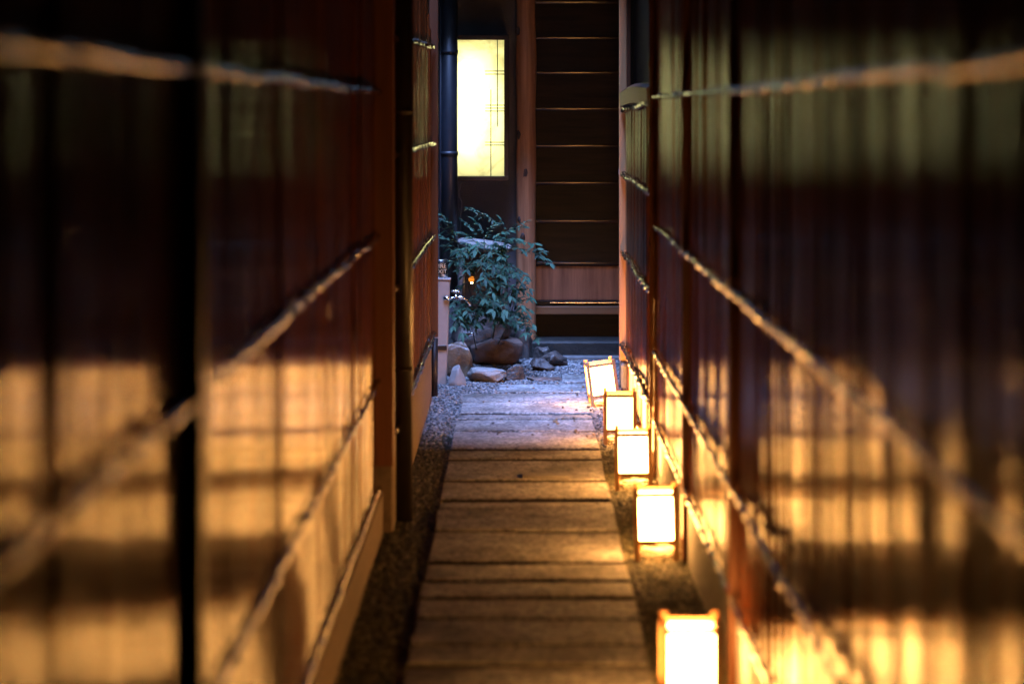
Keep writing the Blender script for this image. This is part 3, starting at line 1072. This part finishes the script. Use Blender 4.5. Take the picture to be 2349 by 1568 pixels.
link('valve', tube_mesh('valve', [Vector((0.047, 0, z_)) for z_ in (0.0, 0.012, 0.014, 0.026, 0.028, 0.036)],
                        [0.0125, 0.012, 0.008, 0.008, 0.005, 0.005], 14), M['chrome'], tap, (0, 0, 0))
bm = bmesh.new()
for k in range(3):
    a = k * math.pi / 3
    me_ = tube_mesh('t', [Vector((-0.026 * math.cos(a), -0.026 * math.sin(a), 0)), Vector((-0.02 * math.cos(a), -0.02 * math.sin(a), 0.003)),
                          Vector((0.02 * math.cos(a), 0.02 * math.sin(a), 0.003)), Vector((0.026 * math.cos(a), 0.026 * math.sin(a), 0))],
                    [0.005, 0.0065, 0.0065, 0.005], 8)
    bm.from_mesh(me_)
    bpy.data.meshes.remove(me_)
bmesh.ops.create_uvsphere(bm, u_segments=10, v_segments=6, radius=0.009, matrix=Matrix.Translation((0, 0, 0.006)))
link('handle', from_bm('handle', bm, True), M['chrome'], tap, (0.047, 0, 0.036))

can = thing('metal_can', 'small steel cylinder lettered FIRE EXIT on top of the beige post', 'marker', (-0.428, 12.5, 0.586))
CR = 0.036
link('body', tube_mesh('body', [(0, 0, 0.0005), (0, 0, 0.002), (0, 0, 0.098), (0, 0, 0.1)], [CR - 0.002, CR, CR, CR - 0.002], 32), M['steel'], can)
link('label_band', tube_mesh('label_band', [(0, 0, 0.021), (0, 0, 0.083)], CR + 0.0006, 32, caps=False), M['black'], can)


def wrapped_text(txt, zc, size):
    cu = bpy.data.curves.new('txt', 'FONT')
    cu.body = txt
    cu.size = size
    cu.align_x = 'CENTER'
    cu.offset = 0.0003
    tmp = bpy.data.objects.new('txt', cu)
    me = bpy.data.meshes.new_from_object(tmp)
    bpy.data.objects.remove(tmp)
    bpy.data.curves.remove(cu)
    bm = bmesh.new()
    bm.from_mesh(me)
    bpy.data.meshes.remove(me)
    bmesh.ops.triangulate(bm, faces=bm.faces[:])
    bmesh.ops.subdivide_edges(bm, edges=bm.edges[:], cuts=1)
    for v in bm.verts:
        a = v.co.x / CR
        v.co = Vector((math.sin(a) * (CR + 0.0014), -math.cos(a) * (CR + 0.0014), zc + v.co.y))
    return from_bm('lettering', bm)


link('lettering', wrapped_text('FIRE', 0.0555, 0.033), M['gold'], can)
link('lettering', wrapped_text('EXIT', 0.0255, 0.033), M['gold'], can)

# ------------------------------------------------------------------ nandina shrub
def leaf_mesh(name, bend, width, seed):
    """leaf along +X, length 1, drooping"""
    us = [0, 0.15, 0.35, 0.6, 0.82, 1.0]
    ws = [0.03, 0.72, 1.0, 0.78, 0.38, 0.0]
    verts, faces = [], []
    for u, w_ in zip(us, ws):
        z_ = -bend * u * u
        hw = width * w_ * 0.5
        verts += [(u, hw, z_ + hw * 0.25), (u, 0, z_), (u, -hw, z_ + hw * 0.25)]
    for i in range(len(us) - 1):
        a = i * 3
        faces += [(a, a + 1, a + 4, a + 3), (a + 1, a + 2, a + 5, a + 4)]
    return mesh(name, verts, faces, True)


LEAF = [leaf_mesh('leaf', b, w_, i) for i, (b, w_) in enumerate(((0.12, 0.36), (0.25, 0.40), (0.4, 0.34), (0.05, 0.42), (0.3, 0.30)))]
for l_ in LEAF:
    l_.materials.append(M['leaf'])
LEAFY = leaf_mesh('leaf', 0.2, 0.34, 9)
LEAFY.materials.append(M['leaf_yellow'])

shrub = thing('nandina_shrub', 'leafy nandina shrub drooping over the stone basin and rocks', 'shrub', (-0.2, 13.2, 0))
SL = wloc(shrub)
stemsets = []
count = [0]
extra_v, extra_f = [], []


def place_leaf(p, d, up, length, yellow=False, asobj=True):
    d = d.normalized()
    c_ = p + d * length * 0.5
    u_, v_ = VX + c_.x / c_.y * F, VY + (EYE - c_.z) / c_.y * F
    if 1062 < u_ < 1098 and 625 < v_ < 662:      # opening that shows the lamp in the stone lantern
        return
    side = up.cross(d)
    if side.length < 1e-3:
        side = d.orthogonal()
    side.normalize()
    n = d.cross(side)
    mat = Matrix((d, side, n)).transposed().to_4x4()
    me = LEAFY if yellow else random.choice(LEAF)
    if asobj and count[0] < 290:
        o = link('leaf', me, None, shrub)
        o.matrix_local = Matrix.Translation(p - SL) @ mat @ Matrix.Scale(length, 4)
        count[0] += 1
    else:
        b = len(extra_v)
        T = Matrix.Translation(p - SL) @ mat @ Matrix.Scale(length, 4)
        for v in me.vertices:
            extra_v.append(T @ v.co)
        for f in me.polygons:
            extra_f.append([b + i for i in f.vertices])


def spray(x0, y0, x1, y1, Y0, Y1, pairs=4, length=0.055, asobj=True, yellow=False):
    """a leaf spray whose rachis runs between two picture points"""
    a, b = W(x0, y0, Y0), W(x1, y1, Y1)
    ax = b - a
    mid = (a + b) / 2 + Vector((0, 0, ax.length * 0.10))
    P = lambda u: a * (1 - u) ** 2 + mid * 2 * u * (1 - u) + b * u * u
    stemsets.append(([P(k / 6) for k in range(7)], 0.0016))
    L = length * 0.92
    for k in range(pairs):
        u = 0.15 + 0.80 * k / max(1, pairs - 1)
        p = P(u)
        t_ = (P(min(1, u + 0.05)) - P(max(0, u - 0.05))).normalized()
        sd = t_.cross(Vector((0, 0, 1)))
        sd = sd.normalized() if sd.length > 1e-3 else Vector((1, 0, 0))
        for s in (-1, 1):
            d = t_ * random.uniform(0.35, 0.9) + sd * s * random.uniform(0.6, 1.0) + Vector((random.uniform(-.2, .2), random.uniform(-.5, .2), random.uniform(-0.6, 0.3)))
            up = Vector((random.gauss(0, 0.45), random.gauss(-0.35, 0.4), 1))
            place_leaf(p, d, up, L * random.uniform(0.75, 1.2), yellow and random.random() < 0.6, asobj)
    place_leaf(b, ax.normalized() + Vector((0, 0, -0.15)), Vector((0, -0.3, 1)), L * 1.15, yellow, asobj)


# sprays that draw the outline seen in the photograph
SPR = [
    (1042, 545, 1012, 492, 13.0, 12.9, 4, 0.055), (1048, 540, 1022, 500, 13.0, 12.95, 4, 0.055), (1050, 575, 1012, 540, 13.0, 12.85, 4, 0.06),
    (1050, 560, 1010, 520, 13.0, 12.9, 4, 0.055), (1052, 590, 1024, 565, 13.0, 12.9, 4, 0.055),
    (1108, 505, 1074, 478, 13.3, 13.35, 5, 0.035), (1130, 510, 1090, 482, 13.3, 13.3, 5, 0.038), (1105, 488, 1132, 506, 13.3, 13.25, 4, 0.036),
    (1160, 530, 1150, 506, 13.2, 13.2, 3, 0.045), (1165, 528, 1206, 508, 13.1, 13.0, 4, 0.048), (1170, 530, 1203, 520, 13.1, 13.0, 4, 0.045),
    (1100, 545, 1066, 510, 13.1, 13.05, 5, 0.05), (1110, 540, 1090, 508, 13.1, 13.1, 5, 0.05), (1115, 545, 1135, 512, 13.1, 13.05, 5, 0.05),
    (1120, 550, 1168, 530, 13.1, 12.95, 5, 0.055), (1095, 560, 1060, 535, 13.1, 12.95, 5, 0.055), (1105, 555, 1092, 575, 13.0, 12.85, 4, 0.06),
    (1130, 555, 1186, 548, 13.05, 12.9, 5, 0.055), (1150, 560, 1228, 560, 13.0, 12.8, 5, 0.055), (1160, 565, 1200, 578, 13.0, 12.8, 4, 0.055),
    (1180, 570, 1238, 588, 13.0, 12.75, 4, 0.055), (1225, 578, 1262, 606, 12.85, 12.7, 4, 0.05), (1215, 570, 1246, 578, 12.85, 12.7, 3, 0.05),
    (1110, 575, 1150, 590, 13.0, 12.8, 4, 0.06), (1090, 585, 1040, 600, 13.0, 12.85, 5, 0.055), (1080, 590, 1045, 575, 13.0, 12.85, 5, 0.055),
    (1095, 595, 1070, 620, 13.0, 12.85, 4, 0.055), (1100, 600, 1112, 640, 12.95, 12.8, 4, 0.06), (1120, 600, 1152, 632, 12.95, 12.8, 4, 0.065),
    (1135, 600, 1182, 628, 12.95, 12.8, 4, 0.06), (1150, 610, 1195, 650, 12.95, 12.8, 4, 0.06), (1115, 640, 1130, 672, 12.9, 12.8, 4, 0.06),
    (1130, 645, 1172, 680, 12.9, 12.8, 5, 0.055), (1140, 650, 1190, 664, 12.9, 12.8, 4, 0.055), (1180, 630, 1206, 642, 12.9, 12.75, 3, 0.045),
    (1185, 645, 1214, 664, 12.9, 12.75, 3, 0.05), (1120, 665, 1110, 688, 12.9, 12.75, 3, 0.06), (1130, 680, 1132, 712, 12.85, 12.7, 3, 0.06),
    (1150, 680, 1160, 712, 12.9, 12.75, 4, 0.055), (1160, 680, 1196, 702, 12.9, 12.75, 4, 0.05), (1180, 700, 1210, 720, 12.9, 12.75, 4, 0.05),
    (1175, 710, 1186, 742, 12.85, 12.7, 3, 0.05), (1190, 715, 1222, 745, 12.85, 12.7, 4, 0.05), (1205, 740, 1206, 765, 12.85, 12.7, 3, 0.05),
    (1210, 750, 1230, 778, 12.85, 12.7, 3, 0.055), (1060, 705, 1034, 722, 12.95, 12.85, 4, 0.05), (1060, 700, 1076, 722, 12.95, 12.85, 4, 0.05),
    (1050, 720, 1060, 765, 12.9, 12.75, 3, 0.06), (1055, 725, 1040, 750, 12.9, 12.8, 3, 0.05), (1050, 690, 1036, 700, 12.95, 12.85, 4, 0.045),
]
for (x0_, y0_, x1_, y1_, Ya, Yb, n_, le) in SPR:
    spray(x0_, y0_, x1_, y1_, Ya, Yb, n_, le)
spray(1146, 690, 1153, 718, 12.85, 12.72, 1, 0.062, True, True)
# inner, darker foliage behind
for k in range(75):
    x = random.uniform(1046, 1190)
    y = random.uniform(555, 735)
    spray(x, y, x + random.uniform(-35, 35), y + random.uniform(-20, 30), random.uniform(13.1, 13.35), random.uniform(12.98, 13.25), 4, 0.05, False)
for k in range(12):
    x = random.uniform(1085, 1195)
    y = random.uniform(690, 735)
    spray(x, y, x + random.uniform(-20, 25), y + random.uniform(5, 30), 13.1, 13.0, 4, 0.05, False)
for k in range(12):
    x = random.uniform(1036, 1082)
    y = random.uniform(690, 745)
    spray(x, y, x + random.uniform(-20, 20), y + random.uniform(-10, 22), 13.05, 12.98, 4, 0.05, False)
fo = link('inner_foliage', mesh('inner_foliage', extra_v, extra_f, True), M['leaf'], shrub)
tag(fo, kind='stuff')
# stems: main canes and rachises
canes = []
for (xb, xt, yt, Yb_) in ((1100, 1050, 560, 13.15), (1108, 1110, 545, 13.2), (1115, 1165, 560, 13.1), (1118, 1150, 600, 13.05), (1095, 1060, 700, 13.05),
                          (1120, 1180, 690, 13.05)):
    a, b = W(xb, 790, Yb_ + 0.42), W(xt, yt, Yb_)
    a.z = 0.02
    canes.append(([a.lerp(b, u) + Vector((0.02 * math.sin(u * 3.14), 0, 0)) for u in (0, .25, .5, .75, 1)], 0.004))
for pts_, r_ in canes:
    tube('cane', pts_, [r_ * (1 - 0.12 * i) for i in range(5)], M['stem'], shrub, 6)
bm = bmesh.new()
for pts_, r_ in stemsets:
    me_ = tube_mesh('t', [p - SL for p in pts_], r_, 4)
    bm.from_mesh(me_)
    bpy.data.meshes.remove(me_)
tag(link('leaf_stalks', from_bm('leaf_stalks', bm, True), M['stem'], shrub), kind='stuff')
